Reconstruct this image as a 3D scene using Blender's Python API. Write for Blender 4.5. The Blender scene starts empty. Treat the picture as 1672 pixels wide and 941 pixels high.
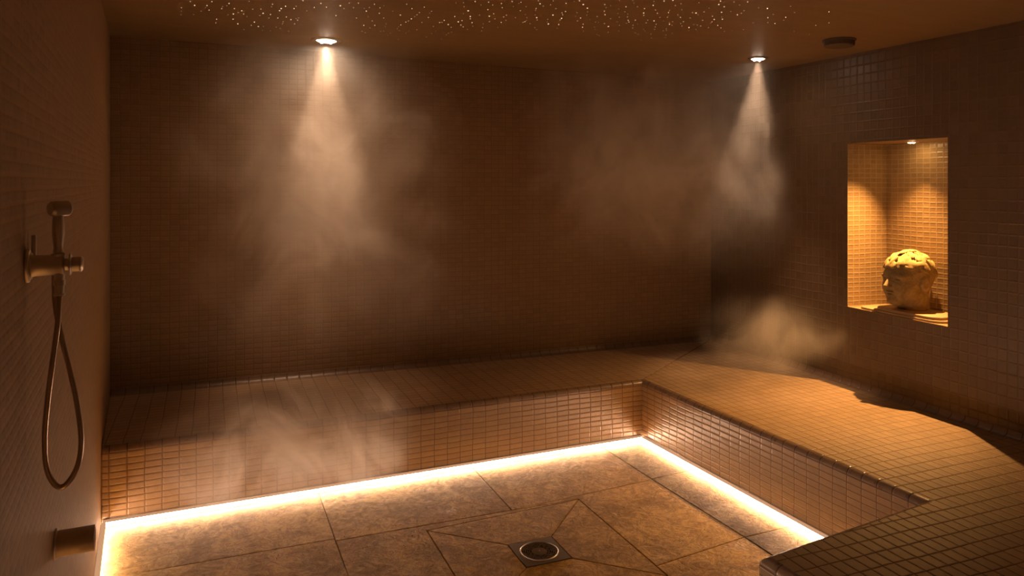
import bpy, bmesh, math, random
import numpy as np
from mathutils import Vector, Matrix
random.seed(7)
S = bpy.context.scene
C = S.collection
PI = math.pi

# ------------------------------------------------------------------ helpers
def link(name, me, mats, parent=None, loc=None):
    o = bpy.data.objects.new(name, me)
    C.objects.link(o)
    for m in (mats if isinstance(mats, (list, tuple)) else [mats]):
        me.materials.append(m)
    if parent is not None:
        o.parent = parent
    if loc is not None:
        o.location = loc
    return o

def obj(name, bm, mats, parent=None, smooth=False, loc=None, angle=None):
    me = bpy.data.meshes.new(name)
    bm.normal_update()
    bm.to_mesh(me); bm.free()
    if smooth:
        for p in me.polygons: p.use_smooth = True
        if angle is not None:
            me.set_sharp_from_angle(angle=math.radians(angle))
    return link(name, me, mats, parent, loc)

def thing(name, label, cat, loc=(0, 0, 0), rot=(0, 0, 0), group=None):
    o = bpy.data.objects.new(name, None); C.objects.link(o)
    o.empty_display_size = .05
    o.location = loc; o.rotation_euler = rot
    tag(o, label, cat, group)
    return o

def tag(o, label, cat, group=None, kind=None):
    o['label'] = label; o['category'] = cat
    if group: o['group'] = group
    if kind: o['kind'] = kind
    return o

def struct(o, label=None, cat=None):
    o['kind'] = 'structure'
    if label: o['label'] = label
    if cat: o['category'] = cat
    return o

def add_box(bm, x0, x1, y0, y1, z0, z1, bevel=0):
    r = bmesh.ops.create_cube(bm, size=1)
    for v in r['verts']:
        v.co = Vector(((x0 + x1) / 2 + v.co.x * (x1 - x0), (y0 + y1) / 2 + v.co.y * (y1 - y0), (z0 + z1) / 2 + v.co.z * (z1 - z0)))
    if bevel:
        es = set(e for v in r['verts'] for e in v.link_edges)
        bmesh.ops.bevel(bm, geom=list(es), offset=bevel, segments=2, affect='EDGES', profile=.5)

def add_lathe(bm, prof, n=48, M=None, close=False):
    """revolve (r, z) profile about local Z; r==0 ends become poles"""
    rings = []
    for r, z in prof:
        if r <= 1e-6:
            rings.append([bm.verts.new((0, 0, z))])
        else:
            rings.append([bm.verts.new((r * math.cos(2 * PI * k / n), r * math.sin(2 * PI * k / n), z)) for k in range(n)])
    pairs = list(zip(rings, rings[1:]))
    if close: pairs.append((rings[-1], rings[0]))
    for a, b in pairs:
        for k in range(n):
            k2 = (k + 1) % n
            if len(a) == 1 and len(b) == 1: continue
            if len(a) == 1: bm.faces.new((a[0], b[k2], b[k]))
            elif len(b) == 1: bm.faces.new((a[k], a[k2], b[0]))
            else: bm.faces.new((a[k], a[k2], b[k2], b[k]))
    vs = [v for r in rings for v in r]
    if M is not None:
        bmesh.ops.transform(bm, matrix=M, verts=vs)
    bmesh.ops.recalc_face_normals(bm, faces=list(set(f for v in vs for f in v.link_faces)))
    return vs

def catmull(pts, sub=14):
    P = [Vector(p) for p in pts]
    P = [P[0] * 2 - P[1]] + P + [P[-1] * 2 - P[-2]]
    out = []
    for i in range(1, len(P) - 2):
        for k in range(sub):
            t = k / sub
            a, b, c, d = P[i - 1:i + 3]
            out.append(.5 * ((2 * b) + (c - a) * t + (2 * a - 5 * b + 4 * c - d) * t * t + (3 * b - a - 3 * c + d) * t ** 3))
    out.append(P[-2])
    return out

def add_tube(bm, pts, rad, n=14, rfun=None):
    pts = [Vector(p) for p in pts]
    up = Vector((0.31, .9, .2)).normalized()
    prev = None; rings = []
    for i, p in enumerate(pts):
        t = (pts[min(i + 1, len(pts) - 1)] - pts[max(i - 1, 0)]).normalized()
        if prev is None:
            a = t.cross(up).normalized()
        else:
            a = (prev - t * prev.dot(t)).normalized()
        prev = a; b = t.cross(a)
        r = rfun(i) if rfun else rad
        rings.append([bm.verts.new(p + a * (r * math.cos(2 * PI * k / n)) + b * (r * math.sin(2 * PI * k / n))) for k in range(n)])
    for A, B in zip(rings, rings[1:]):
        for k in range(n):
            bm.faces.new((A[k], A[(k + 1) % n], B[(k + 1) % n], B[k]))
    bm.faces.new(rings[0][::-1]); bm.faces.new(rings[-1])
    bmesh.ops.recalc_face_normals(bm, faces=bm.faces[:])

# ------------------------------------------------------------------ materials
class NT:
    def __init__(s, name):
        s.m = bpy.data.materials.new(name); s.m.use_nodes = True
        s.t = s.m.node_tree; s.t.nodes.clear()
        s.out = s.n('ShaderNodeOutputMaterial')
    def n(s, typ, **kw):
        x = s.t.nodes.new(typ)
        for k, v in kw.items(): setattr(x, k, v)
        return x
    def l(s, a, b): s.t.links.new(a, b)
    def put(s, sock, v):
        if isinstance(v, bpy.types.NodeSocket): s.l(v, sock)
        elif v is not None: sock.default_value = v
    def math(s, op, a, b=None, c=None, clamp=False):
        x = s.n('ShaderNodeMath', operation=op, use_clamp=clamp)
        for i, v in enumerate((a, b, c)): s.put(x.inputs[i], v)
        return x.outputs[0]
    def vmath(s, op, a, b=None):
        x = s.n('ShaderNodeVectorMath', operation=op)
        s.put(x.inputs[0], a)
        if b is not None: s.put(x.inputs[1], b)
        return x.outputs['Value'] if op in ('LENGTH', 'DOT_PRODUCT', 'DISTANCE') else x.outputs[0]
    def rng(s, v, a, b, c, d, smooth=True):
        x = s.n('ShaderNodeMapRange', interpolation_type='SMOOTHSTEP' if smooth else 'LINEAR')
        s.put(x.inputs[0], v)
        for i, k in enumerate((a, b, c, d)): s.put(x.inputs[i + 1], k)
        return x.outputs[0]
    def mix(s, f, a, b):
        x = s.n('ShaderNodeMix', data_type='RGBA')
        s.put(x.inputs[0], f); s.put(x.inputs[6], a); s.put(x.inputs[7], b)
        return x.outputs[2]
    def noise(s, vec, scale, detail=3, rough=.5, dist=0):
        x = s.n('ShaderNodeTexNoise')
        s.put(x.inputs['Vector'], vec)
        x.inputs['Scale'].default_value = scale; x.inputs['Detail'].default_value = detail
        x.inputs['Roughness'].default_value = rough; x.inputs['Distortion'].default_value = dist
        return x.outputs['Fac'], x.outputs['Color']
    def bsdf(s, col, rough, metal=0., normal=None, spec=.5, coat=0.):
        b = s.n('ShaderNodeBsdfPrincipled')
        s.put(b.inputs['Base Color'], col); s.put(b.inputs['Roughness'], rough)
        s.put(b.inputs['Metallic'], metal); b.inputs['Specular IOR Level'].default_value = spec
        b.inputs['Coat Weight'].default_value = coat; b.inputs['Coat Roughness'].default_value = .12
        if normal is not None: s.l(normal, b.inputs['Normal'])
        s.l(b.outputs[0], s.out.inputs['Surface'])
        return b
    def bump(s, h, strength, dist):
        b = s.n('ShaderNodeBump'); b.inputs['Strength'].default_value = strength; b.inputs['Distance'].default_value = dist
        s.l(h, b.inputs['Height'])
        return b.outputs[0]

def rgba(c, k=1.): return (c[0] * k, c[1] * k, c[2] * k, 1)

def mosaic(name, tw, th, base, grout, gw=.003, var=.22, rough=.36, bump=.6, wob=.006, spec=.5):
    """hand-laid mosaic: UV map holds metres; tiles tw x th with sunk grout joints"""
    N = NT(name)
    uv = N.n('ShaderNodeUVMap', uv_map='UVMap').outputs[0]
    nz, nc = N.noise(uv, 4.5, 2)
    off = N.vmath('MULTIPLY', N.vmath('SUBTRACT', nc, (.5, .5, .5)), (wob * 2, wob * 2, 0))
    p = N.vmath('ADD', uv, off)
    sx = N.n('ShaderNodeSeparateXYZ'); N.l(p, sx.inputs[0])
    u = N.math('DIVIDE', sx.outputs[0], tw); v = N.math('DIVIDE', sx.outputs[1], th)
    iu = N.math('FLOOR', u); iv = N.math('FLOOR', v)
    cmb = N.n('ShaderNodeCombineXYZ'); N.l(iu, cmb.inputs[0]); N.l(iv, cmb.inputs[1])
    wn = N.n('ShaderNodeTexWhiteNoise', noise_dimensions='2D'); N.l(cmb.outputs[0], wn.inputs['Vector'])
    def edge(x, i, size):
        f = N.math('SUBTRACT', x, i)
        d = N.math('MINIMUM', f, N.math('SUBTRACT', 1., f))
        return N.math('MULTIPLY', d, size)
    d = N.math('MINIMUM', edge(u, iu, tw), edge(v, iv, th))
    tile = N.rng(d, gw * .35, gw * .75, 0, 1)
    pillow = N.rng(d, gw * .3, gw * 2.2, 0, 1)
    mott, _ = N.noise(uv, 38, 4, .6)
    val = N.math('ADD', N.math('MULTIPLY', wn.outputs['Value'], var), N.math('MULTIPLY', mott, .5))
    c = N.mix(val, rgba(base, .68), rgba(base, 1.35))
    col = N.mix(tile, rgba(grout), c)
    r = N.math('ADD', N.math('MULTIPLY', N.math('SUBTRACT', 1., tile), .45), N.math('ADD', rough - .1, N.math('MULTIPLY', mott, .2)))
    lumps, _ = N.noise(uv, 26, 3, .6)
    # each tile sits at its own slight tilt
    fu = N.math('SUBTRACT', u, iu); fv = N.math('SUBTRACT', v, iv)
    sc = N.n('ShaderNodeSeparateXYZ'); N.l(wn.outputs['Color'], sc.inputs[0])
    tilt = N.math('ADD', N.math('MULTIPLY', fu, N.math('SUBTRACT', sc.outputs[0], .5)), N.math('MULTIPLY', fv, N.math('SUBTRACT', sc.outputs[1], .5)))
    h = N.math('ADD', N.math('ADD', N.math('MULTIPLY', pillow, .6), N.math('MULTIPLY', lumps, .45)), N.math('MULTIPLY', tilt, .45))
    N.bsdf(col, r, 0, N.bump(h, bump, .0035), spec=spec)
    return N.m

TILE = (.295, .19, .10)
GROUT = (.19, .105, .05)
M_back = mosaic('mosaic_back_wall', .052, .032, TILE, (.23, .135, .068), bump=.38)
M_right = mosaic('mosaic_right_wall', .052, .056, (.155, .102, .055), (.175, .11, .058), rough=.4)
M_left = mosaic('mosaic_left_wall', .036, .023, (.32, .2, .1), (.36, .23, .12), bump=.28, wob=.0035, rough=.72, spec=.2)
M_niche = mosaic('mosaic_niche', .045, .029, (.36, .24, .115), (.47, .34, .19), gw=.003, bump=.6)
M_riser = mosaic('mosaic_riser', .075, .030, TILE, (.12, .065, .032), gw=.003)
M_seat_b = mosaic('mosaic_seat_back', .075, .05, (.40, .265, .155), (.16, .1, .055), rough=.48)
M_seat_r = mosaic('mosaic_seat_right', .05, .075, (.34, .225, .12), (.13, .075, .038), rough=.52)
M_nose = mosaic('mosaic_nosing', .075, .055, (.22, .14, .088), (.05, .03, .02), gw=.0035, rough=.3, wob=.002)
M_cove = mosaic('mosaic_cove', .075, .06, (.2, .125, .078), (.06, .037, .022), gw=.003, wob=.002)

def plaster():
    N = NT('ceiling_plaster')
    pos = N.n('ShaderNodeTexCoord').outputs['Object']
    st = N.vmath('MULTIPLY', pos, (1, 3.5, 1))
    a, _ = N.noise(st, 3.2, 5, .6, .6)
    b, _ = N.noise(st, 30, 4, .6)
    col = N.mix(a, rgba((.28, .195, .105)), rgba((.385, .265, .15)))
    h = N.math('ADD', N.math('MULTIPLY', a, .6), N.math('MULTIPLY', b, .4))
    N.bsdf(col, .5, 0, N.bump(h, .35, .006), spec=.35)
    return N.m
M_ceil = plaster()

def stone_floor():
    N = NT('floor_limestone')
    pos = N.n('ShaderNodeTexCoord').outputs['Object']
    rnd = N.n('ShaderNodeNewGeometry').outputs['Random Per Island']
    sh = N.n('ShaderNodeCombineXYZ'); N.l(N.math('MULTIPLY', rnd, 31.), sh.inputs[2])
    p = N.vmath('ADD', pos, sh.outputs[0])
    a, _ = N.noise(p, 3.0, 5, .62, 1.2)
    b, _ = N.noise(p, 12, 7, .70, 2.6)
    w, _ = N.noise(p, 9, 3, .5, 3.5)
    f = N.math('ADD', N.math('MULTIPLY', a, .45), N.math('MULTIPLY', b, .55))
    col = N.mix(N.rng(f, .38, .62, 0, 1), rgba((.26, .153, .042)), rgba((.62, .405, .135)))
    vein = N.rng(N.math('ABSOLUTE', N.math('SUBTRACT', w, .5)), .0, .03, 1, 0)
    col = N.mix(N.math('MULTIPLY', vein, .5), col, rgba((.15, .075, .02)))
    pit, _ = N.noise(p, 75, 2, .5, .6)
    pits = N.rng(pit, .66, .74, 0, 1)
    h = N.math('SUBTRACT', N.math('ADD', N.math('MULTIPLY', b, .6), N.math('MULTIPLY', w, .5)), N.math('MULTIPLY', pits, .7))
    wet, _ = N.noise(p, 5, 4, .7, 1.)
    r = N.rng(N.math('ADD', N.math('MULTIPLY', wet, .6), N.math('MULTIPLY', b, .4)), .57, .66, .68, .34)
    N.bsdf(col, r, 0, N.bump(h, .75, .008), spec=.14)
    return N.m
M_floor = stone_floor()

def plain(name, col, rough, metal=0., spec=.5, scale=40, amt=.15, bump=.0, bd=.002):
    N = NT(name)
    pos = N.n('ShaderNodeTexCoord').outputs['Object']
    a, _ = N.noise(pos, scale, 4, .6)
    c = N.mix(a, rgba(col, 1 - amt), rgba(col, 1 + amt))
    nrm = N.bump(a, bump, bd) if bump else None
    N.bsdf(c, N.math('ADD', N.math('MULTIPLY', a, .12), rough - .06), metal, nrm, spec)
    return N.m
M_groutbed = plain('dark_grout', (.09, .05, .022), .8)
M_chrome = plain('worn_chrome', (.66, .60, .54), .36, .93, amt=.03)
M_hose = plain('ribbed_steel_hose', (.45, .36, .28), .34, 1., amt=.08)
M_dsteel = plain('dull_steel', (.42, .34, .27), .5, .55, scale=90)
M_grate = plain('dark_grate_steel', (.24, .20, .16), .5, .7, scale=90)
M_dark = plain('dark_interior', (.012, .009, .007), .7)
M_rubber = plain('black_rubber', (.02, .017, .014), .5)
M_fit = plain('grey_brown_plastic', (.13, .10, .075), .55)
M_slab = plain('carved_sandstone', (.36, .23, .10), .75, bump=.5, scale=60)

def sculpt_mat(name, ca, cb):
    N = NT(name)
    pos = N.n('ShaderNodeTexCoord').outputs['Object']
    a, _ = N.noise(pos, 16, 6, .7, .8)
    g, _ = N.noise(pos, 140, 4, .7)
    col = N.mix(N.rng(a, .35, .65, 0, 1), rgba(ca), rgba(cb))
    col = N.mix(N.rng(g, .52, .72, 0, .6), col, rgba((.10, .07, .03)))
    h = N.math('ADD', N.math('MULTIPLY', a, .5), N.math('MULTIPLY', g, .5))
    N.bsdf(col, .82, 0, N.bump(h, .5, .003), spec=.25)
    return N.m
M_face = sculpt_mat('carved_stone_face', (.26, .185, .08), (.40, .29, .13))
M_hair = sculpt_mat('carved_stone_hair', (.25, .175, .06), (.40, .29, .11))

def emit(name, col, strength, rand=None):
    N = NT(name)
    e = N.n('ShaderNodeEmission'); e.inputs[0].default_value = rgba(col); e.inputs[1].default_value = strength
    if rand:
        r = N.n('ShaderNodeObjectInfo').outputs['Random']
        N.l(N.math('ADD', rand[0], N.math('MULTIPLY', N.math('POWER', r, rand[2]), rand[1])), e.inputs[1])
    N.l(e.outputs[0], N.out.inputs['Surface'])
    return N.m
WARM = (1., .61, .37)
LEDC = (1., .645, .44)
M_lamp = emit('lamp_glow', (1, .78, .58), 38)
M_alu = emit('led_channel_frosted_glow', (1., .52, .27), .6)
M_led = emit('led_diffuser_glow', LEDC, 66)
M_nlamp = emit('niche_lamp_glow', (1, .62, .26), 110)
M_star = emit('star_glow', (1, .72, .42), 1, (.25, 2.6, 2.5))
M_star.cycles.emission_sampling = 'NONE'

# ------------------------------------------------------------------ room layout (metres, camera above the origin)
CAMZ = 1.6; YAW = .3814; FPX = 1233.83; V0 = 297.4
HB = .372                                          # bench height
L = Vector((-.5284, 4.8962)); R = Vector((3.6359, 4.8962))
rd = Vector((math.sin(.0227), math.cos(.0227)))    # right wall runs along this
ld = Vector((math.sin(-.0697), math.cos(-.0697)))
YF = -.7                                           # wall behind the camera
LF = L - ld * ((L.y - YF) / ld.y); RF = R - rd * ((R.y - YF) / rd.y)
def ceil_z(x, y): return 2.4307 - .0155 * x + .0064 * (y - 4)
def on_right(y): return R + rd * ((y - R.y) / rd.y)
def on_left(y): return L + ld * ((y - L.y) / ld.y)
def ray(u, v):
    c, s = math.cos(YAW), math.sin(YAW); X = (u - 836) / FPX
    return Vector((c * X + s, -s * X + c, -(v - V0) / FPX))

def quad(bm, pts, uvs=None, mat=0):
    vs = [bm.verts.new(p) for p in pts]
    f = bm.faces.new(vs); f.material_index = mat
    lay = bm.loops.layers.uv.get('UVMap') or bm.loops.layers.uv.new('UVMap')
    if uvs:
        for lp, uv in zip(f.loops, uvs): lp[lay].uv = uv
    return f

def wall(name, a, b, mat, z0=-.05, out=.12):
    """upright wall from a to b (inner face), thickness outward on the left of a->b"""
    bm = bmesh.new()
    d = (b - a).normalized(); n = Vector((-d.y, d.x)); ln = (b - a).length
    ta, tb = ceil_z(*a) + .08, ceil_z(*b) + .08
    A = [(a, z0), (b, z0), (b, tb), (a, ta)]
    U = [(0, z0), (ln, z0), (ln, tb), (0, ta)]
    quad(bm, [(p.x, p.y, z) for p, z in A], U)
    o = [(p + n * out, z) for p, z in A]
    quad(bm, [(p.x, p.y, z) for p, z in o][::-1], U[::-1])
    for i in range(4):
        j = (i + 1) % 4
        quad(bm, [(A[j][0].x, A[j][0].y, A[j][1]), (A[i][0].x, A[i][0].y, A[i][1]), (o[i][0].x, o[i][0].y, o[i][1]), (o[j][0].x, o[j][0].y, o[j][1])], [(0, 0)] * 4)
    bmesh.ops.remove_doubles(bm, verts=bm.verts[:], dist=1e-5)
    return struct(obj(name, bm, mat))
wall('wall_back', L, R, M_back)
wall('wall_left', LF, L, M_left)
wall('wall_front', RF, LF, M_back)

# right wall with its niche
NY0, NY1, NZ0, NZ1, ND = 2.822, 3.505, .8427, 1.834, .311
bm = bmesh.new()
def rp(s, z, dpt=0.):
    n = Vector((rd.y, -rd.x)); p = R + rd * ((s - R.y) / rd.y) + n * dpt
    return (p.x, p.y, z)
ys = [YF, NY0, NY1, R.y]; zs = [-.05, NZ0, NZ1, 2.55]
for i in range(3):
    for k in range(3):
        if (i, k) == (1, 1): continue
        quad(bm, [rp(ys[i + 1], zs[k]), rp(ys[i], zs[k]), rp(ys[i], zs[k + 1]), rp(ys[i + 1], zs[k + 1])],
             [(ys[i + 1], zs[k]), (ys[i], zs[k]), (ys[i], zs[k + 1]), (ys[i + 1], zs[k + 1])])
quad(bm, [rp(NY1, NZ0, ND), rp(NY0, NZ0, ND), rp(NY0, NZ1, ND), rp(NY1, NZ1, ND)], [(NY1, NZ0), (NY0, NZ0), (NY0, NZ1), (NY1, NZ1)], 1)
for y in (NY0, NY1):
    quad(bm, [rp(y, NZ0), rp(y, NZ0, ND), rp(y, NZ1, ND), rp(y, NZ1)], [(0, NZ0), (ND, NZ0), (ND, NZ1), (0, NZ1)], 1)
for z, m in ((NZ0, 1), (NZ1, 2)):
    quad(bm, [rp(NY0, z), rp(NY1, z), rp(NY1, z, ND), rp(NY0, z, ND)], [(NY0, 0), (NY1, 0), (NY1, ND), (NY0, ND)], m)
# outer shell of the wall
D2 = .45
quad(bm, [rp(YF, -.05, D2), rp(R.y, -.05, D2), rp(R.y, 2.55, D2), rp(YF, 2.55, D2)], [(0, 0)] * 4)
for y in (YF, R.y):
    quad(bm, [rp(y, -.05), rp(y, -.05, D2), rp(y, 2.55, D2), rp(y, 2.55)], [(0, 0)] * 4)
for z in (-.05, 2.55):
    quad(bm, [rp(YF, z), rp(R.y, z), rp(R.y, z, D2), rp(YF, z, D2)], [(0, 0)] * 4)
bmesh.ops.remove_doubles(bm, verts=bm.verts[:], dist=1e-5)
bmesh.ops.recalc_face_normals(bm, faces=bm.faces[:])
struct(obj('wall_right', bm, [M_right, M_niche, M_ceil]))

# ceiling (slightly sloped so that condensation runs off)
bm = bmesh.new()
cs = [LF + Vector((-.1, -.1)), RF + Vector((.5, -.1)), R + Vector((.5, .1)), L + Vector((-.1, .1))]
lo = [bm.verts.new((p.x, p.y, ceil_z(p.x, p.y))) for p in cs]; hi = [bm.verts.new((p.x, p.y, ceil_z(p.x, p.y) + .1)) for p in cs]
bm.faces.new(lo[::-1]); bm.faces.new(hi)
for i in range(4): bm.faces.new((lo[i], lo[(i + 1) % 4], hi[(i + 1) % 4], hi[i]))
struct(obj('ceiling', bm, M_ceil))

# ------------------------------------------------------------------ floor: stone slabs with open joints over a grout bed
bm = bmesh.new()
add_box(bm, LF.x - .4, RF.x + .5, YF - .1, 5.05, -.08, -.0045)
struct(obj('floor', bm, M_groutbed))
floor = bpy.data.objects['floor']
DX, DY, DH = 1.328, 2.993, .106                      # drain centre, half frame
sq = (.928, 1.730, 2.615, 3.365)                      # slab around the drain
G = .0016
slabs = [
    [(-1, 3.44), (.524, 3.44), (.524, 4.0), (-1, 4.0)],
    [(.524, 3.42), (1.37, 3.42), (1.37, 4.05), (.524, 4.05)],
    [(1.37, 3.42), (2.215, 3.49), (2.2, 4.1), (1.37, 4.05)],
    [(2.215, 3.50), (2.7, 3.54), (2.7, 4.1), (2.2, 4.1)],
    [(2.24, 2.77), (2.7, 2.785), (2.7, 3.54), (2.215, 3.50)],
    [(2.25, 1.95), (2.7, 1.95), (2.7, 2.785), (2.24, 2.77)],
    [(.524, 2.1), (sq[0], 2.1), (sq[0], sq[3]), (sq[1], 3.412), (1.37, 3.42), (.524, 3.42)],
    [(sq[1], 2.70), (2.24, 2.77), (2.215, 3.49), (1.37, 3.42), (sq[1], 3.412)],
    [(sq[1], 1.6), (2.25, 1.6), (2.24, 2.77), (sq[1], 2.70)],
    [(sq[0], 1.6), (sq[1], 1.6), (sq[1], sq[2]), (sq[0], sq[2])],
    [(-1, 2.6), (.53, 2.6), (.524, 3.44), (-1, 3.44)],
    [(-1, 1.7), (.53, 1.7), (.53, 2.6), (-1, 2.6)],
    [(-1, -.7), (.95, -.7), (.95, 1.7), (-1, 1.7)],
    [(.95, -.7), (3.7, -.7), (3.7, 1.6), (.95, 1.6)],
    [(.53, 1.7), (sq[0], 1.7), (sq[0], 2.1), (.53, 2.1)],
]
A = [(sq[0], sq[2]), (sq[1], sq[2]), (sq[1], sq[3] + .047), (sq[0], sq[3])]
B = [(DX - DH, DY - DH), (DX + DH, DY - DH), (DX + DH, DY + DH), (DX - DH, DY + DH)]
for i in range(4):
    j = (i + 1) % 4
    slabs.append([A[i], A[j], B[j], B[i]])
bm = bmesh.new()
def inset_poly(P, g):
    n = len(P); out = []
    ar = sum(P[i][0] * P[(i + 1) % n][1] - P[(i + 1) % n][0] * P[i][1] for i in range(n))
    if ar < 0: P = P[::-1]
    for i in range(n):
        p = Vector(P[i]); d0 = (p - Vector(P[i - 1])).normalized(); d1 = (Vector(P[(i + 1) % n]) - p).normalized()
        n0 = Vector((-d0.y, d0.x)); n1 = Vector((-d1.y, d1.x)); m = (n0 + n1)
        out.append(p + m * (g / max(.3, m.dot(n0))))
    return out
for P in slabs:
    q0 = inset_poly([tuple(p) for p in P], G); q1 = inset_poly([tuple(p) for p in P], G + .0025)
    b0 = [bm.verts.new((p.x, p.y, -.006)) for p in q0]
    b1 = [bm.verts.new((p.x, p.y, -.002)) for p in q0]
    t = [bm.verts.new((p.x, p.y, 0)) for p in q1]
    n = len(t)
    bm.faces.new(t)
    for i in range(n):
        j = (i + 1) % n
        bm.faces.new((b0[i], b0[j], b1[j], b1[i])); bm.faces.new((b1[i], b1[j], t[j], t[i]))
so = obj('stone_slab_paving', bm, M_floor, floor)

# ------------------------------------------------------------------ built-in bench (back run, right run, return arm)
NR = .03
b0y = 3.945
LB = L + Vector((.003, -.002)); RB = R + Vector((-.003, -.002))      # bench stands a hair off the walls
B0 = on_left(b0y) + Vector((.003, 0)); B1 = Vector((2.4834, 4.034)); B2 = Vector((2.5561, 2.1182)); B3 = Vector((1.6776, 2.0005)); B4 = Vector((1.70, .95)); B5 = on_right(.95) - Vector((.003, 0))
path = [B0, B1, B2, B3, B4, B5]
def offs(d):
    """path moved d into the bench (bench lies on the left of the walk B0->B1)"""
    out = []
    for i, p in enumerate(path):
        if i > 0: d0 = (p - path[i - 1]).normalized()
        if i < len(path) - 1: d1 = (path[i + 1] - p).normalized()
        if i == 0: d0 = d1
        if i == len(path) - 1: d1 = d0
        n0 = Vector((-d0.y, d0.x)); n1 = Vector((-d1.y, d1.x)); m = n0 + n1
        if i == 0:
            out.append(p + ld * (d / n0.dot(ld))); continue
        if i == len(path) - 1:
            out.append(p + rd * (d / n0.dot(rd))); continue
        out.append(p + m * (d / m.dot(n0)))
    return out
bench = thing('tiled_bench', 'built-in U-shaped bench covered in brown mosaic along the back and right walls', 'bench', (0, 0, 0))
sp = offs(NR)
def seat(poly, mat):
    bm = bmesh.new(); lay = bm.loops.layers.uv.get('UVMap') or bm.loops.layers.uv.new('UVMap')
    f = bm.faces.new([bm.verts.new((p.x, p.y, HB)) for p in poly])
    if f.normal.z < 0: f.normal_flip()
    bm.normal_update()
    if f.normal.z < 0: f.normal_flip()
    for lp in f.loops: lp[lay].uv = (lp.vert.co.x + 3, lp.vert.co.y + 3)
    r = bmesh.ops.extrude_face_region(bm, geom=[f])
    vs = [g for g in r['geom'] if isinstance(g, bmesh.types.BMVert)]
    bmesh.ops.translate(bm, verts=vs, vec=(0, 0, -.02))
    bmesh.ops.recalc_face_normals(bm, faces=bm.faces[:])
    return obj('seat', bm, mat, bench)
g = .0035
mit = (RB - sp[1]).normalized(); mn = Vector((-mit.y, mit.x)) * g
CW = .0
seat([sp[0], sp[1] + mn, RB + mn - Vector((.004, .004)), LB], M_seat_b)
seat([sp[1] - mn, sp[2], sp[3], sp[4], sp[5], RB - mn - Vector((0, .004))], M_seat_r)
core = bmesh.new()
f = core.faces.new([core.verts.new((p.x, p.y, HB - .006)) for p in [*offs(.012), RB, LB]])
r = bmesh.ops.extrude_face_region(core, geom=[f])
bmesh.ops.translate(core, verts=[q for q in r['geom'] if isinstance(q, bmesh.types.BMVert)], vec=(0, 0, -(HB - .006)))
bmesh.ops.recalc_face_normals(core, faces=core.faces[:])
obj('masonry_core', core, M_groutbed, bench)
NS = 8
prof = [(NR - NR * math.cos(a), HB - NR + NR * math.sin(a)) for a in [i * PI / 2 / NS for i in range(NS + 1)]]
offp = [offs(o) for o, z in prof]
ph = {0: .046, 1: .018, 2: 0, 3: 0, 4: 0}
for i in range(5):
    d = (path[i + 1] - path[i]).normalized(); n = Vector((-d.y, d.x))
    bm = bmesh.new()
    for k in range(NS):
        pts = [(offp[k][i], prof[k][1]), (offp[k][i + 1], prof[k][1]), (offp[k + 1][i + 1], prof[k + 1][1]), (offp[k + 1][i], prof[k + 1][1])]
        arc = NR * PI / 2 / NS
        quad(bm, [(p.x, p.y, z) for p, z in pts], [((p - path[i]).dot(d) + ph[i], .0555 + (k + kk) * arc - .0002) for (p, z), kk in zip(pts, (0, 0, 1, 1))])
    bmesh.ops.remove_doubles(bm, verts=bm.verts[:], dist=1e-5)
    o = obj('nosing', bm, M_nose, bench, smooth=True)
    bm = bmesh.new()
    a, b = path[i], path[i + 1]; ln = (b - a).length
    z1 = HB - NR
    quad(bm, [(a.x, a.y, .0), (b.x, b.y, .0), (b.x, b.y, z1), (a.x, a.y, z1)], [(ph[i], -z1 + .3), (ln + ph[i], -z1 + .3), (ln + ph[i], .3), (ph[i], .3)])
    r = bmesh.ops.extrude_face_region(bm, geom=bm.faces[:])
    bmesh.ops.translate(bm, verts=[q for q in r['geom'] if isinstance(q, bmesh.types.BMVert)], vec=(n.x * .011, n.y * .011, 0))
    bmesh.ops.recalc_face_normals(bm, faces=bm.faces[:])
    obj('riser', bm, M_riser, bench)
# concave cove tiles where seat meets wall
CR = .035
def cove(a, b, n):
    bm = bmesh.new(); ln = (b - a).length
    pr = [(CR - CR * math.sin(t), HB + CR - CR * math.cos(t)) for t in [i * PI / 2 / 6 for i in range(7)]]
    for k in range(6):
        (o0, z0), (o1, z1) = pr[k], pr[k + 1]
        P = [a + n * o0, b + n * o0, b + n * o1, a + n * o1]; Z = [z0, z0, z1, z1]
        U = [(0, k), (ln, k), (ln, k + 1), (0, k + 1)]
        quad(bm, [(p.x, p.y, z + .0005) for p, z in zip(P, Z)], [(u, .003 + v * .009) for u, v in U])
    bmesh.ops.remove_doubles(bm, verts=bm.verts[:], dist=1e-5)
    obj('cove', bm, M_cove, bench, smooth=True)
rn = Vector((rd.y, -rd.x))
cove(LB, RB, Vector((0, -1)))
cove(RB, B5, -rn)

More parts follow.
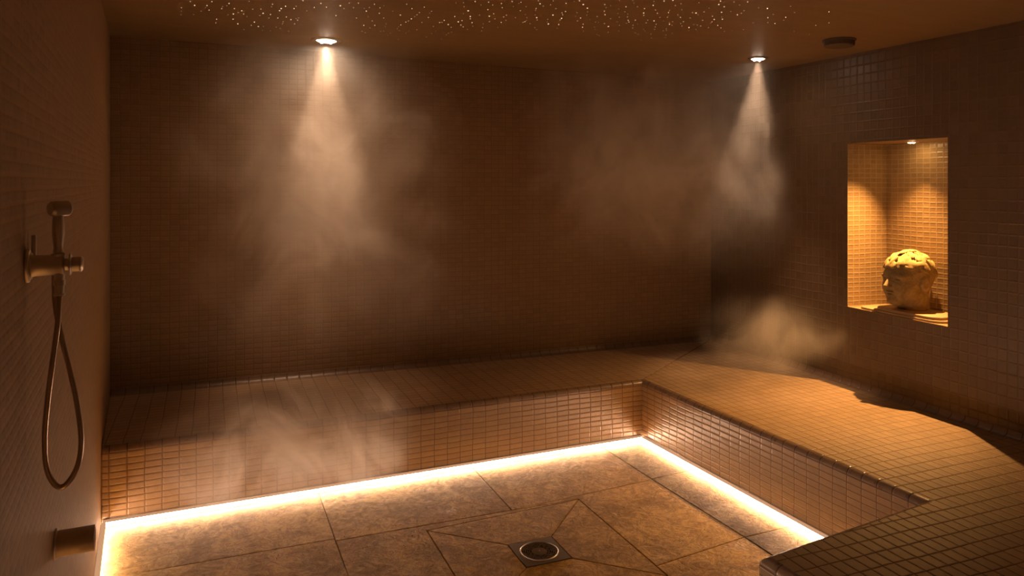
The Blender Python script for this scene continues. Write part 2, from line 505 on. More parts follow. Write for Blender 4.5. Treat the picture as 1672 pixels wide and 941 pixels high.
# ------------------------------------------------------------------ LED strips at the foot of the risers and of the left wall
def led(a, b, n, label, ea=0., eb=0., step=.3):
    t = thing('led_strip', label, 'light strip', (a.x, a.y, 0), group='light strips along the floor edge')
    d = (b - a).normalized(); ln = (b - a).length
    def sweep(prof, close=True):
        bm = bmesh.new()
        ra = []
        for s_, e in ((0, ea), (ln, eb)):
            ra.append([bm.verts.new((d.x * (s_ + (e * o if s_ == 0 else -e * o)) + n.x * o, d.y * (s_ + (e * o if s_ == 0 else -e * o)) + n.y * o, z)) for o, z in prof])
        m = len(prof)
        for k in range(m if close else m - 1):
            bm.faces.new((ra[0][k], ra[0][(k + 1) % m], ra[1][(k + 1) % m], ra[1][k]))
        if close:
            bm.faces.new(ra[0][::-1]); bm.faces.new(ra[1])
        bmesh.ops.recalc_face_normals(bm, faces=bm.faces[:])
        return bm
    obj('channel', sweep([(.001, .0006), (.004, .0006), (.004, .026), (.019, .0305), (.0215, .0310), (.0215, .0335), (.0185, .0355), (.001, .037)]), M_alu, t)
    obj('diffuser', sweep([(.0095, .006), (.0198, .0298), (.0180, .0299), (.0042, .0255), (.0042, .006)]), M_led, t)
    return t
e = .0005
def side(a, b):
    d = (b - a).normalized(); return d, Vector((d.y, -d.x))
d, n = side(B0, B1)
led(B0 + d * .003, B1 - d * .002, n, 'glowing warm light strip at the foot of the back bench front', 1, 1)
d, n = side(B1, B2)
led(B1 + d * .026, B2 - d * .002, n, 'glowing warm light strip at the foot of the right bench front', 0, 0)
la, lb = on_left(-.5), on_left(b0y - .03)
d, n = side(la, lb)
led(la, lb, n, 'glowing warm light strip at the foot of the left shower wall', 0, 0)

# ------------------------------------------------------------------ floor drain
dr = thing('floor_drain', 'square metal floor drain with round patterned grate in the stone floor', 'drain', (DX, DY, 0))
bm = bmesh.new()
n = 64; RO = .086
inner = [bm.verts.new((RO * math.cos(2 * PI * k / n), RO * math.sin(2 * PI * k / n), .0012)) for k in range(n)]
outer = []
hs = DH - .003
for k in range(n):
    a = 2 * PI * k / n; c, s = math.cos(a), math.sin(a); q = hs / max(abs(c), abs(s))
    outer.append(bm.verts.new((q * c, q * s, .0012)))
low = [bm.verts.new((v.co.x * .985, v.co.y * .985, -.012)) for v in inner]
olow = [bm.verts.new((v.co.x, v.co.y, -.004)) for v in outer]
for k in range(n):
    j = (k + 1) % n
    bm.faces.new((inner[k], outer[k], outer[j], inner[j])); bm.faces.new((inner[k], inner[j], low[j], low[k])); bm.faces.new((outer[j], outer[k], olow[k], olow[j]))
bmesh.ops.recalc_face_normals(bm, faces=bm.faces[:])
obj('frame', bm, M_grate, dr)
bm = bmesh.new(); add_lathe(bm, [(.079, -.002), (.079, .003), (.0815, .0045), (.084, .003), (.084, -.002)], 64, close=True)
obj('rim', bm, M_chrome, dr, smooth=True, angle=40)
bm = bmesh.new(); add_lathe(bm, [(0, -.0042), (.079, -.0042)], 64)
obj('well', bm, M_dark, dr)
bm = bmesh.new()
rnd = random.Random(3)
def arc_bar(r0, r1, a0, a1, z0=-.003, z1=.0016):
    m = max(2, int((a1 - a0) / .08))
    vs = []
    for k in range(m + 1):
        a = a0 + (a1 - a0) * k / m; c, s = math.cos(a), math.sin(a)
        vs.append([bm.verts.new((r * c, r * s, z)) for r, z in ((r0, z0), (r0, z1), (r1, z1), (r1, z0))])
    for p, q in zip(vs, vs[1:]):
        for i in range(4): bm.faces.new((p[i], p[(i + 1) % 4], q[(i + 1) % 4], q[i]))
    bm.faces.new(vs[0][::-1]); bm.faces.new(vs[-1])
arc_bar(.0745, .0785, 0, 2 * PI - .001)
rr = [.031, .041, .0505, .0595, .068]
for i, r0 in enumerate(rr):
    arc_bar(r0, r0 + .0030, 0, 2 * PI - .001, z1=.0012)
    nb = 10 + i * 4
    for k in range(nb):
        a = 2 * PI * (k + .5 * (i % 2)) / nb + rnd.uniform(-.05, .05)
        w = .0032 / r0
        arc_bar(r0 + .002, (rr[i + 1] if i < 4 else .076), a - w / 2, a + w / 2, z1=.0014)
        if rnd.random() < .6:
            arc_bar(r0 + .0045, r0 + .0068, a + w, a + w + .11 + rnd.random() * .12, z1=.001)
bmesh.ops.recalc_face_normals(bm, faces=bm.faces[:])
gr = obj('grate', bm, M_grate, dr)
bm = bmesh.new(); add_lathe(bm, [(.031, -.003), (.031, .001), (.028, .0018), (0, .0022)], 40)
obj('centre_plate', bm, M_grate, dr, smooth=True, angle=40)
bm = bmesh.new(); add_lathe(bm, [(.0042, .0018), (.004, .0035), (.0025, .0042), (0, .0042)], 20)
obj('screw', bm, M_chrome, dr, smooth=True, angle=40)

# ------------------------------------------------------------------ shower mixer, hand shower and wall spout on the left wall
ln_ = Vector((ld.y, -ld.x))                       # out of the left wall, into the room
def wall_thing(name, label, cat, y, z):
    p = on_left(y)
    return thing(name, label, cat, (p.x, p.y, z), (0, 0, math.atan2(ln_.y, ln_.x)))   # local +X points out of the wall, +Y away from camera
RX = Matrix.Rotation(PI / 2, 4, 'Y')              # lathe z -> x
mx = wall_thing('shower_mixer', 'chrome shower mixer valve mounted on the left tiled wall', 'shower mixer', 1.52, 1.455)
def lx(prof, M=RX, n=40):
    bm = bmesh.new(); add_lathe(bm, prof, n, M); return bm
obj('flange', lx([(0, .0005), (.0285, .0005), (.029, .003), (.028, .006), (.0235, .007), (.0225, .009), (0, .009)]), M_chrome, mx, True, angle=35)
obj('body', lx([(0, .009), (.0195, .009), (.0182, .014), (.0178, .034), (.0182, .051), (.0188, .053), (.0188, .056), (.0150, .058), (0, .058)]), M_chrome, mx, True, angle=35)
obj('collar', lx([(0, .058), (.0105, .058), (.0105, .0635), (.0185, .0645), (.019, .067), (.0155, .069), (0, .069)]), M_chrome, mx, True, angle=35)
obj('knob', lx([(0, .069), (.0128, .069), (.0128, .080), (.0137, .081), (.0137, .0835), (.0105, .086), (0, .086)]), M_chrome, mx, True, angle=35)
bm = bmesh.new(); add_box(bm, .004, .012, .028, .036, -.012, .052, .003); obj('lever', bm, M_chrome, mx, True, angle=35)
bm = bmesh.new(); add_lathe(bm, [(.0, .015), (.0105, .015), (.0112, .0170), (.0112, .019), (.0095, .0205), (0.006, .0205), (.006, .018), (0, .018)], 32, Matrix.Translation((.048, 0, 0)))
obj('holder', bm, M_chrome, mx, True, angle=35)
bm = bmesh.new(); add_lathe(bm, [(0, -.012), (.0085, -.012), (.0085, -.026), (.0095, -.027), (.0095, -.035), (.0080, -.036), (.0080, -.049), (.0092, -.050), (.0092, -.053), (0.004, -.053), (0, -.05)], 32, Matrix.Translation((.050, -.004, 0)))
obj('hose_outlet', bm, M_chrome, mx, True, angle=35)

hs_ = wall_thing('hand_shower', 'chrome hand shower with long looped metal hose standing in the wall mixer', 'hand shower', 1.52, 1.455)
bm = bmesh.new()
add_lathe(bm, [(0, .0212), (.0075, .0212), (.0085, .024), (.0070, .029), (.0080, .036), (.0098, .055), (.0098, .068), (.0085, .085), (.0075, .090), (0, .090)], 32, Matrix.Translation((.048, 0, 0)))
obj('handle', bm, M_chrome, hs_, True, angle=40)
bm = bmesh.new()
Mh = Matrix.Translation((.038, -.009, .0985)) @ Matrix.Rotation(math.radians(34), 4, 'Z') @ Matrix.Rotation(PI / 2, 4, 'Y')
add_lathe(bm, [(0, -.002), (.0105, -.002), (.0130, .001), (.0138, .008), (.0130, .020), (.0133, .026), (.0133, .029), (.0115, .031), (0, .031)], 36, Mh)
obj('spray_head', bm, M_chrome, hs_, True, angle=40)
bm = bmesh.new()
add_lathe(bm, [(0, .0312), (.0108, .0312), (.0095, .0332), (0, .0336)], 36, Mh)
obj('spray_face', bm, M_dsteel, hs_, True, angle=40)
bm = bmesh.new()
# hose: leaves the handle through the holder, crosses, loops down and returns to the outlet
hp = [(.040, .0245, .004), (.040, .0235, -.025), (.043, .013, -.075), (.053, .006, -.13), (.066, .004, -.19), (.077, .002, -.25), (.083, 0, -.31), (.078, -.002, -.355), (.060, -.003, -.386), (.044, -.002, -.384),
      (.031, -.002, -.352), (.028, -.003, -.30), (.033, -.004, -.23), (.041, -.005, -.16), (.0475, -.005, -.105), (.050, -.004, -.0535)]
pts = catmull(hp, 26)
add_tube(bm, pts, .0046, 12, lambda i: .0046 + (.0003 if i % 2 else -.0002))
obj('hose', bm, M_hose, hs_, True)

spt = wall_thing('wall_spout', 'short open steel pipe spout low on the left wall', 'spout', 1.98, .776)
bm = bmesh.new(); add_lathe(bm, [(0.024, .0005), (.034, .0005), (.034, .003), (.031, .005), (.0285, .0055), (.024, .0055)], 48, RX, close=True); obj('flange', bm, M_chrome, spt, True, angle=35)
bm = bmesh.new(); add_lathe(bm, [(.0285, .004), (.0285, .078), (.0275, .080), (.0255, .080), (.0250, .078), (.0250, .006), (0, .006)], 48, RX); obj('pipe', bm, M_dsteel, spt, True, angle=35)

# ------------------------------------------------------------------ ceiling fittings
SLOPE = Matrix(((1, 0, 0), (0, 1, 0), (0, 0, 1)))
slope_rot = (math.atan(.0064), math.atan(.0155), 0)
def add_spot(name, parent, loc, aim, energy, size, blend, col, rad=.012):
    l = bpy.data.lights.new(name, 'SPOT'); l.energy = energy; l.spot_size = size; l.spot_blend = blend; l.color = col; l.shadow_soft_size = rad
    o = bpy.data.objects.new(name, l); C.objects.link(o)
    o.parent = parent; o.location = loc
    o.rotation_euler = Vector(aim).to_track_quat('-Z', 'Y').to_euler()
    return o
E_CONE, E_RAY, E_WASH = 98, 19, 7
def downlight(x, y, rad, label, k=1., kw=1.):
    z = ceil_z(x, y)
    t = thing('ceiling_downlight', label, 'downlight', (x, y, z), slope_rot, group='lit downlights in the ceiling')
    q = rad / .088
    bm = bmesh.new(); add_lathe(bm, [(.058 * q, .004), (.058 * q, -.004), (.062 * q, -.007), (.080 * q, -.006), (.088 * q, -.003), (.088 * q, .004)], 56, close=True)
    obj('trim_ring', bm, M_chrome, t, True, angle=40)
    bm = bmesh.new(); add_lathe(bm, [(.0575 * q, -.004), (.05 * q, -.009), (.03 * q, -.0125), (0, -.0135)], 48)
    obj('lens', bm, M_lamp, t, True)
    for a in (.4, 2.5, 4.6):
        bm = bmesh.new()
        M = Matrix.Translation((.03 * q * math.cos(a), .03 * q * math.sin(a), -.0115))
        add_lathe(bm, [(.009 * q, .0), (.009 * q, -.003), (.006 * q, -.006), (0, -.0075)], 20, M)
        obj('bulb', bm, M_lamp, t, True)
        d = Vector((.2 * math.cos(a), .2 * math.sin(a), -1))
        add_spot('lamp_beam', t, (.03 * q * math.cos(a), .03 * q * math.sin(a), -.024), d, E_RAY * k, math.radians(11), .8, WARM, .006)
    add_spot('lamp_cone', t, (0, 0, -.024), (0, 0, -1), E_CONE * k, math.radians(46), .75, WARM, .02)
    add_spot('lamp_wash', t, (0, 0, -.026), (0, 0, -1), E_WASH * kw, math.radians(160), .8, WARM, .03)
    return t
downlight(.632, 4.470, .085, 'lit round recessed downlight over the back bench, the larger of two', 1.)
downlight(3.207, 3.838, .062, 'lit round recessed downlight near the right wall, the smaller of two', .95, .28)

fx, fy = 3.19, 3.16
ft = thing('ceiling_fitting', 'round flat dark unlit disc fitting on the ceiling near the right wall', 'ceiling fitting', (fx, fy, ceil_z(fx, fy)), slope_rot)
bm = bmesh.new(); add_lathe(bm, [(0, 0.001), (.086, .001), (.086, -.007), (.082, -.009), (0, -.009)], 56); obj('base_plate', bm, M_fit, ft, True, angle=40)
bm = bmesh.new(); add_lathe(bm, [(0, -.009), (.079, -.009), (.079, -.032), (.074, -.037), (0, -.037)], 56); obj('cover', bm, M_fit, ft, True, angle=40)

# ------------------------------------------------------------------ star lights (positions read off the ceiling)
c1 = "235,52 235,75 232,100 295,10 325,36 318,98 370,75 400,52 410,37 424,68 443,10 510,58 516,45 545,38 560,23 597,58 553,100 588,130 590,95 622,85 647,73 620,162 660,95 682,112 697,8 722,62 770,105 778,62 793,90 832,122 843,98 850,45 857,28 662,202 712,172 733,150 760,180 795,180 788,207 843,211 893,122 905,72 916,58 946,42 951,115 983,133 1004,58 1018,42 1018,127 1035,122 1028,137 930,147 925,162 882,185 910,193 966,213 1008,162 1065,4 1091,73 1142,50 1187,22 1225,48 1272,2 1320,38 1345,57 1380,20 1410,52 1443,20 1484,57 1497,75 1518,50 1553,28 1590,53 1586,90 1616,122 1617,38 1632,162 1627,180 1510,113 1538,142 1480,172 1522,190 1555,172 1468,213 1490,222 1595,213 1367,328 475,130 470,155 1430,122 1290,105"
c2 = "50,28 85,53 113,38 80,90 172,75 225,102 112,122 125,162 122,180 32,142 48,172 268,28 304,58 388,48 280,142 262,150 300,128 322,113 338,100 355,85 228,170 213,182 203,195 218,208 283,212 338,202 157,226 138,239 110,212 87,215 262,226 212,270 437,76 425,88 416,118 372,153 524,138 509,152 493,153 551,167 571,186 450,180 467,212 576,219 553,226 538,237 437,229 402,252 505,266 596,112 604,20 655,17 660,45 688,73 655,92 702,112 702,128 620,148 646,140 638,170 653,183 714,154 718,178 682,200 735,10 775,33 765,103 822,65 827,13 832,110 833,147 855,33 862,93 870,128 790,162 786,188 780,210 915,23 920,52 948,103 945,138 930,115 890,187 913,152 988,10 995,44 1010,120 1044,72 1048,15 1033,22 1083,44 1078,100 1088,120 1086,138 1075,147 1062,152 1110,160 1151,57 1147,70 1145,102 1155,120 1158,136 1142,188 1155,203 1167,5 1178,25 1200,40 1250,32 1268,5 1286,58 1266,102 1230,132 1227,149 1235,163 1306,167 1295,192 1328,87 1333,100 1325,125 1315,135 1352,78 1356,22 1410,8 1447,5 1473,30 1497,103 1455,122 1430,85 1420,112 1434,142 1472,165 1468,185 1474,212"
c3 = "-3,55 -3,80 63,112 112,75 117,100 115,30 125,52 155,38 155,127 113,160 140,180 138,220 45,185 50,202 72,153 52,150 60,235 13,133 77,243 215,2 211,60 260,45 252,80 272,95 270,115 275,138 263,158 280,150 215,117 205,92 200,148 216,172 210,212 305,3 314,20 338,45 386,58 381,88 381,104 324,137 340,163 308,172 305,190 378,198 390,212 408,137 398,155 450,7 445,36 461,68 474,90 492,118 451,142 466,165 460,183 455,200 430,232 434,260 366,274 345,233 325,222 520,6 518,142 543,117 557,70 550,85 578,147 557,155 557,165 573,172 535,195 513,210 537,208 533,238 528,256 575,228 580,2 597,37 635,25 640,66 614,100 632,118 652,147 633,160 642,177 698,122 714,85 738,88 752,100 722,167 746,170 770,177 690,187 737,200 688,207 745,212 793,80 783,138 823,188 827,55 758,18 850,110 862,132 847,148 838,157 886,172 905,7 893,30 912,83 913,116 918,130 930,45 908,190 932,213 975,78 997,12 985,210 1035,33 1020,100 1047,90 1066,72 1062,202 1090,12 1128,155 1165,52 1225,57 1228,120 1228,153 1265,97 1277,160 1337,137 1350,117 1383,42 1410,85 1555,172 1645,155 1645,80 1510,235 1407,213"
stars = []
for x0, txt in ((240, c1), (600, c2), (960, c3)):
    for q in txt.split():
        a, b = map(float, q.split(','))
        u, v = x0 + a / 4.18, b / 4.18
        dv = ray(u, v)
        t = (2.4307 - .0064 * 4 - CAMZ) / (dv.z + .0155 * dv.x - .0064 * dv.y)
        p = dv * t
        if any((p.x - s[0]) ** 2 + (p.y - s[1]) ** 2 < .012 ** 2 for s in stars): continue
        stars.append((p.x, p.y, v))
stars.sort(key=lambda s: s[2])
def star_bm(bm, x=0, y=0, z=0, r=.0024):
    M = Matrix.Translation((x, y, z))
    add_lathe(bm, [(r, .002), (r, -.0006), (r * .7, -.0016), (0, -.002)], 10, M)
bm = bmesh.new(); star_bm(bm)
proto = None
srnd = random.Random(11)
for k, (x, y, v) in enumerate(stars[:296]):
    if proto is None:
        o = proto = obj('star_light', bm, M_star, None, True)
        tag(o, 'tiny warm fibre-optic star point glowing in the ceiling', 'star light', 'star points scattered over the ceiling')
    else:
        o = proto.copy(); C.objects.link(o)
    o.location = (x, y, ceil_z(x, y)); s = srnd.uniform(.6, 1.25); o.scale = (s, s, 1)
if len(stars) > 296:
    bm = bmesh.new()
    for x, y, v in stars[296:]:
        star_bm(bm, x, y, ceil_z(x, y), .0024 * srnd.uniform(.5, 1))
    o = obj('star_light_field', bm, M_star, None, True)
    tag(o, 'faintest far fibre-optic star points at the fading edge of the starry ceiling', 'star lights', None, 'stuff')

# ------------------------------------------------------------------ niche: lamp, slab, carved head
nz = NZ1
LX, LY = 3.80, 3.22
nl = thing('niche_downlight', 'small lit recessed downlight in the top of the wall niche', 'downlight', (LX, LY, nz))
bm = bmesh.new(); add_lathe(bm, [(.022, .003), (.022, -.003), (.024, -.005), (.036, -.004), (.039, -.001), (.039, .003)], 40, close=True); obj('trim_ring', bm, M_chrome, nl, True, angle=40)
bm = bmesh.new(); add_lathe(bm, [(.0218, -.002), (.018, -.006), (.01, -.009), (0, -.0095)], 32); obj('lens', bm, M_nlamp, nl, True)
E_NICHE = 130
add_spot('niche_beam', nl, (0, 0, -.016), (-.40, .02, -1), E_NICHE, math.radians(98), 1., (1, .50, .16), .008)
add_spot('niche_throw', nl, (0, 0, -.016), (-.40, -.08, -1), 140, math.radians(62), 1., (1, .50, .16), .008)

# slab: two stacked oval plates
def oval(bm, hx, hy, z0, z1, r, cx=0, cy=0, n=12, chip=0):
    """rounded-rectangle plate: x out of the wall, y along it"""
    base = []
    for sx, sy, a0 in ((1, 1, 0), (-1, 1, PI / 2), (-1, -1, PI), (1, -1, 1.5 * PI)):
        for k in range(n + 1):
            a = a0 + PI / 2 * k / n
            base.append((cx + sx * (hx - r) + r * math.cos(a), cy + sy * (hy - r) + r * math.sin(a)))
    ring = []
    for z, ins in ((z0, 0), (z0 + .25 * (z1 - z0), .0), (z1 - .004, 0), (z1 - .001, .002), (z1, .006)):
        rg = []
        for i, (x, y) in enumerate(base):
            d = Vector((x - cx, y - cy)); l = d.length
            w = 1 - ins / l + chip * .006 * math.sin(i * 2.1 + z * 300) * math.sin(i * .7)
            rg.append(bm.verts.new((cx + d.x * w, cy + d.y * w, z)))
        ring.append(rg)
    m = len(base)
    for a, b in zip(ring, ring[1:]):
        for k in range(m): bm.faces.new((a[k], a[(k + 1) % m], b[(k + 1) % m], b[k]))
    bm.faces.new(ring[0][::-1]); bm.faces.new(ring[-1])
nrot = -.0227
pc = on_right(3.165) + rn * .125
sl = thing('stone_slab', 'low rounded two-tier stone plinth on the niche sill, under the carved head', 'plinth', (pc.x, pc.y, NZ0), (0, 0, nrot))
bm = bmesh.new(); oval(bm, .118, .285, .0005, .013, .075, chip=.3); obj('lower_tier', bm, M_slab, sl, True, angle=40)
bm = bmesh.new(); oval(bm, .110, .215, .0132, .029, .07, cy=-.045, chip=.6); obj('upper_tier', bm, M_slab, sl, True, angle=40)

# ---- carved head from a signed distance field, meshed with OpenVDB
import openvdb as vdb
def ell(X, Y, Z, c, r, rot=None):
    x, y, z = X - c[0], Y - c[1], Z - c[2]
    if rot is not None:
        m = np.array(rot)
        x, y, z = (m[0, 0] * x + m[1, 0] * y + m[2, 0] * z, m[0, 1] * x + m[1, 1] * y + m[2, 1] * z, m[0, 2] * x + m[1, 2] * y + m[2, 2] * z)
    k0 = np.sqrt((x / r[0]) ** 2 + (y / r[1]) ** 2 + (z / r[2]) ** 2)
    k1 = np.sqrt((x / r[0] ** 2) ** 2 + (y / r[1] ** 2) ** 2 + (z / r[2] ** 2) ** 2) + 1e-9
    return k0 * (k0 - 1) / k1
def cap(X, Y, Z, a, b, ra, rb):
    a, b = np.array(a), np.array(b); ab = b - a
    t = np.clip(((X - a[0]) * ab[0] + (Y - a[1]) * ab[1] + (Z - a[2]) * ab[2]) / ab.dot(ab), 0, 1)
    return np.sqrt((X - a[0] - t * ab[0]) ** 2 + (Y - a[1] - t * ab[1]) ** 2 + (Z - a[2] - t * ab[2]) ** 2) - (ra + (rb - ra) * t)
def su(a, b, k):
    h = np.clip(.5 + .5 * (b - a) / k, 0, 1); return b * (1 - h) + a * h - k * h * (1 - h)
def ss(a, b, k):
    h = np.clip(.5 - .5 * (a + b) / k, 0, 1); return a * (1 - h) - b * h + k * h * (1 - h)
VX = .0022
gx = np.arange(-.19, .19, VX, dtype=np.float32); gy = np.arange(-.155, .155, VX, dtype=np.float32); gz = np.arange(-.012, .385, VX, dtype=np.float32)
X, Y, Z = np.meshgrid(gx, gy, gz, indexing='ij')
aY = np.abs(Y)
f = ell(X, Y, Z, (-.006, 0, .232), (.126, .119, .118))
f = su(f, ell(X, Y, Z, (.048, 0, .178), (.088, .090, .118)), .03)
f = su(f, ell(X, Y, Z, (.075, 0, .100), (.052, .052, .040)), .03)
f = su(f, ell(X, Y, Z, (.015, 0, .115), (.075, .078, .055)), .03)
f = su(f, cap(X, aY, Z, (.088, .042, .158), (.06, .062, .165), .032, .03), .03)
f = su(f, cap(X, Y, Z, (-.030, 0, -.05), (-.028, 0, .15), .080, .076), .03)
f = su(f, ell(X, aY, Z, (.106, .036, .224), (.020, .040, .011)), .022)
f = ss(f, ell(X, aY, Z, (.142, .040, .205), (.026, .027, .014)), .012)
f = su(f, ell(X, aY, Z, (.106, .040, .203), (.020, .024, .0125)), .004)
f = ss(f, ell(X, aY, Z, (.128, .040, .1985), (.008, .022, .0016)), .003)
f = su(f, cap(X, Y, Z, (.126, 0, .222), (.158, 0, .171), .0085, .0125), .010)
f = su(f, cap(X, aY, Z, (.140, .008, .165), (.137, .015, .166), .009, .008), .006)
f = su(f, ell(X, Y, Z, (.128, 0, .139), (.015, .027, .0065)), .006)
f = su(f, ell(X, Y, Z, (.126, 0, .124), (.015, .022, .0078)), .006)
f = ss(f, ell(X, Y, Z, (.142, 0, .1318), (.012, .030, .0018)), .003)
f = su(f, ell(X, Y, Z, (.112, 0, .093), (.022, .028, .020)), .014)
f = su(f, ell(X, aY, Z, (.008, .114, .190), (.030, .020, .044)), .008)
f = ss(f, ell(X, aY, Z, (.014, .136, .194), (.017, .014, .027)), .006)
f = np.maximum(f, .042 - Z)                              # flat base
# hair: wavy cap above a hairline falling to the nape, with curls / leaves in relief
hl = Z - (.266 + .22 * np.minimum(X - .10, 0))
h = ell(X, Y, Z, (-.008, 0, .232), (.1325, .1225, .1225))
ang = np.arctan2(Y, X + .006)
wave = .0046 * np.sin(46 * (Z + .35 * X) + 5.0 * np.sin(3.5 * ang)) + .003 * np.sin(95 * Z + 9 * np.sin(5 * ang + Z * 20) + 30 * X)
h = h - wave
h = np.maximum(h, -(hl + .006 * np.sin(ang * 17)))
rl = random.Random(5)
for k in range(64):
    zz = rl.uniform(.12, 1.0); a = rl.uniform(-PI, PI)
    if k < 14: a = (k / 13 - .5) * 2 * 1.5; zz = .42 + .10 * math.sin(k * 2.3)
    rr_ = math.sqrt(max(0, 1 - zz * zz)); nrm = Vector((rr_ * math.cos(a), rr_ * math.sin(a), zz))
    c = Vector((-.006 + .135 * nrm.x, .125 * nrm.y, .232 + .127 * nrm.z))
    if c.z < .272 + .22 * min(c.x - .10, 0): continue
    nn = Vector((nrm.x / .134, nrm.y / .124, nrm.z / .126)).normalized()
    t1 = nn.cross(Vector((rl.uniform(-1, 1), rl.uniform(-1, 1), rl.uniform(-.4, .4)))).normalized(); t2 = nn.cross(t1)
    rot = [[t1[i], t2[i], nn[i]] for i in range(3)]
    le = ell(X, Y, Z, tuple(c), (rl.uniform(.022, .034), rl.uniform(.013, .019), .0075), rot)
    h = su(h, le, .0035)
h = ss(h, hl + .002 + .004 * np.sin(ang * 17), .008)
h = np.maximum(h, -f - .012)                       # a shell over the skull, so that it stays a thin cap
def sdf_obj(name, fld, mat, parent):
    gr = vdb.FloatGrid(); gr.copyFromArray(np.ascontiguousarray(np.clip(fld, -.02, .02) / VX).astype(np.float32))
    gr.transform = vdb.createLinearTransform(voxelSize=1.0)
    pts, quads = gr.convertToQuads(isovalue=0.0)
    pts = np.asarray(pts) * VX + np.array([gx[0], gy[0], gz[0]])
    me = bpy.data.meshes.new(name)
    me.from_pydata(pts.tolist(), [], np.asarray(quads)[:, ::-1].tolist()); me.validate(); me.update()
    b = bmesh.new(); b.from_mesh(me); bmesh.ops.recalc_face_normals(b, faces=b.faces[:]); b.to_mesh(me); b.free()
    for p in me.polygons: p.use_smooth = True
    return link(name, me, mat, parent)
hc = on_right(3.19) + rn * .142
hd = thing('carved_head', 'carved stone head sculpture with wavy leafy hair, standing in the lit wall niche', 'sculpture', (hc.x, hc.y, NZ0 + .0295 - .042 * 1.05), (0, 0, PI - .0227 - .05))
HS = 1.05
hd.scale = (HS, HS, HS)
sdf_obj('head', f, M_face, hd)
sdf_obj('hair', h, M_hair, hd)
del X, Y, Z, f, h, hl, wave

# ------------------------------------------------------------------ steam: real scattering volumes
def steam_mat(name, dens, centre, rad, z0, z1, seed, scale=2.3, lo=.40, hi=.72, base=.06, zt=.62, zb=.5, top=.22, col=(1, .95, .88), aniso=.15, ball=False):
    N = NT(name)
    pos = N.n('ShaderNodeNewGeometry').outputs['Position']
    rel = N.vmath('SUBTRACT', pos, centre)
    q = N.vmath('DIVIDE', rel, (rad[0], rad[1], (z1 - z0) / 2 if ball else 1e6))
    wob, wc = N.noise(pos, 3.1, 1, .5)
    q = N.vmath('ADD', q, N.vmath('MULTIPLY', N.vmath('SUBTRACT', wc, (.5, .5, .5)), (.9, .9, .9 if ball else 0)))
    rr = N.vmath('LENGTH', q)
    fall = N.math('MULTIPLY', N.rng(rr, .1, 1., 1, 0), N.rng(N.vmath('LENGTH', N.vmath('DIVIDE', rel, (rad[0], rad[1], (z1 - z0) / 2 if ball else 1e6))), .75, 1., 1, 0))
    sep = N.n('ShaderNodeSeparateXYZ'); N.l(pos, sep.inputs[0])
    z = sep.outputs[2]
    fz = N.math('MULTIPLY', N.rng(z, z0, z0 + (z1 - z0) * zb, 0, 1), N.rng(z, z1 - (z1 - z0) * zt, z1, 1, top))
    p = N.vmath('ADD', pos, (seed, seed * .7, seed * 1.3))
    p = N.vmath('MULTIPLY', p, (1, 1, .8))
    a, ac = N.noise(p, scale, 5, .66, 1.6)
    d = N.math('ADD', N.rng(a, lo, hi, 0, 1), base)
    d = N.math('MULTIPLY', N.math('MULTIPLY', d, fall), N.math('MULTIPLY', fz, dens))
    v = N.n('ShaderNodeVolumePrincipled')
    v.inputs['Color'].default_value = rgba(col); v.inputs['Anisotropy'].default_value = aniso
    N.l(d, v.inputs['Density'])
    N.l(v.outputs[0], N.out.inputs['Volume'])
    return N.m
def steam(name, label, centre, rad, prof, dens, seed, **kw):
    """closed elliptic body of revolution; prof = [(r 0..1, z)]"""
    z0, z1 = prof[0][1], prof[-1][1]
    m = steam_mat(name + '_vapour', dens, (centre[0], centre[1], (z0 + z1) / 2 if kw.get('ball') else 0), rad, z0, z1, seed, **kw)
    bm = bmesh.new(); add_lathe(bm, [(0, z0), *[(r, z) for r, z in prof], (0, z1)], 32)
    for v in bm.verts: v.co.x = v.co.x * rad[0]; v.co.y = v.co.y * rad[1]
    o = obj(name, bm, m, None, loc=(centre[0], centre[1], 0))
    tag(o, label, 'steam', 'drifting steam', 'stuff')
    return o
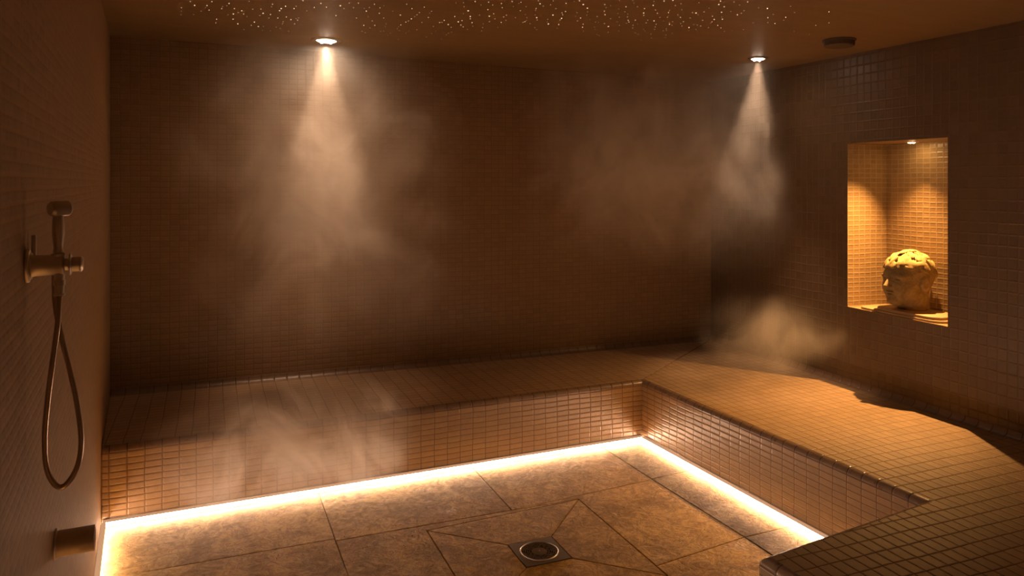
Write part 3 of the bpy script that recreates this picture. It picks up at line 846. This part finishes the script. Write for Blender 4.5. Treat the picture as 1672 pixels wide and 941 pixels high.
steam('steam_plume', 'broad pale steam plume under the larger downlight before the back wall', (.62, 4.37), (.95, .48),
      [(.5, .50), (.9, .75), (1, 1.1), (1, 1.7), (.8, 2.1), (.6, 2.38)], 4.8, 3.1, zb=.7, base=.3, lo=.42, hi=.68)
steam('steam_plume', 'steam plume under the smaller downlight in the right corner', (2.58, 4.05), (1.02, .78),
      [(.6, 1.0), (.9, 1.15), (1, 1.4), (1, 1.8), (1, 2.1), (1, 2.345)], 4.2, 9.7, zb=.6, base=.18)
def egg(z0, z1, n=9):
    return [(math.sqrt(1 - t * t), (z0 + z1) / 2 + t * (z1 - z0) / 2) for t in [-.98 + 1.96 * k / n for k in range(n + 1)]]
steam('steam_wisp', 'low wisp of steam curling up from the floor before the back bench', (.36, 3.60), (.70, .31),
      egg(.015, .78), 11., 5.3, scale=3.0, ball=True, zb=.02, zt=.02, top=.9, base=.1, lo=.42)
steam('steam_wisp', 'wisp of steam drifting over the right bench beneath the niche side wall', (3.12, 3.66), (.44, .60),
      egg(.385, .985), 1.7, 1.9, scale=2.6, ball=True, zb=.02, zt=.02, top=.9, base=.12, lo=.40)

# ------------------------------------------------------------------ world, camera, colour management
w = bpy.data.worlds.new('World'); S.world = w; w.use_nodes = True
w.node_tree.nodes['Background'].inputs[0].default_value = (0, 0, 0, 1)
cam = bpy.data.cameras.new('camera'); co = bpy.data.objects.new('camera', cam); C.objects.link(co)
co.location = (0, 0, CAMZ); co.rotation_euler = (PI / 2, 0, -YAW)
cam.sensor_width = 36; cam.lens = 36 * FPX / 1672; cam.shift_y = -(470.5 - V0) / 1672
cam.clip_start = .02
S.camera = co
S.view_settings.view_transform = 'Standard'; S.view_settings.look = 'None'
S.view_settings.gamma = 1; S.view_settings.use_curve_mapping = False
S.view_settings.exposure = 0.0
S.cycles.volume_bounces = 4
S.cycles.volume_step_rate = 2.0
S.cycles.diffuse_bounces = 3
S.cycles.glossy_bounces = 3
S.cycles.max_bounces = 6
S.cycles.sample_clamp_indirect = 4
S.cycles.use_denoising = True
S.cycles.use_adaptive_sampling = True
S.cycles.adaptive_threshold = .025
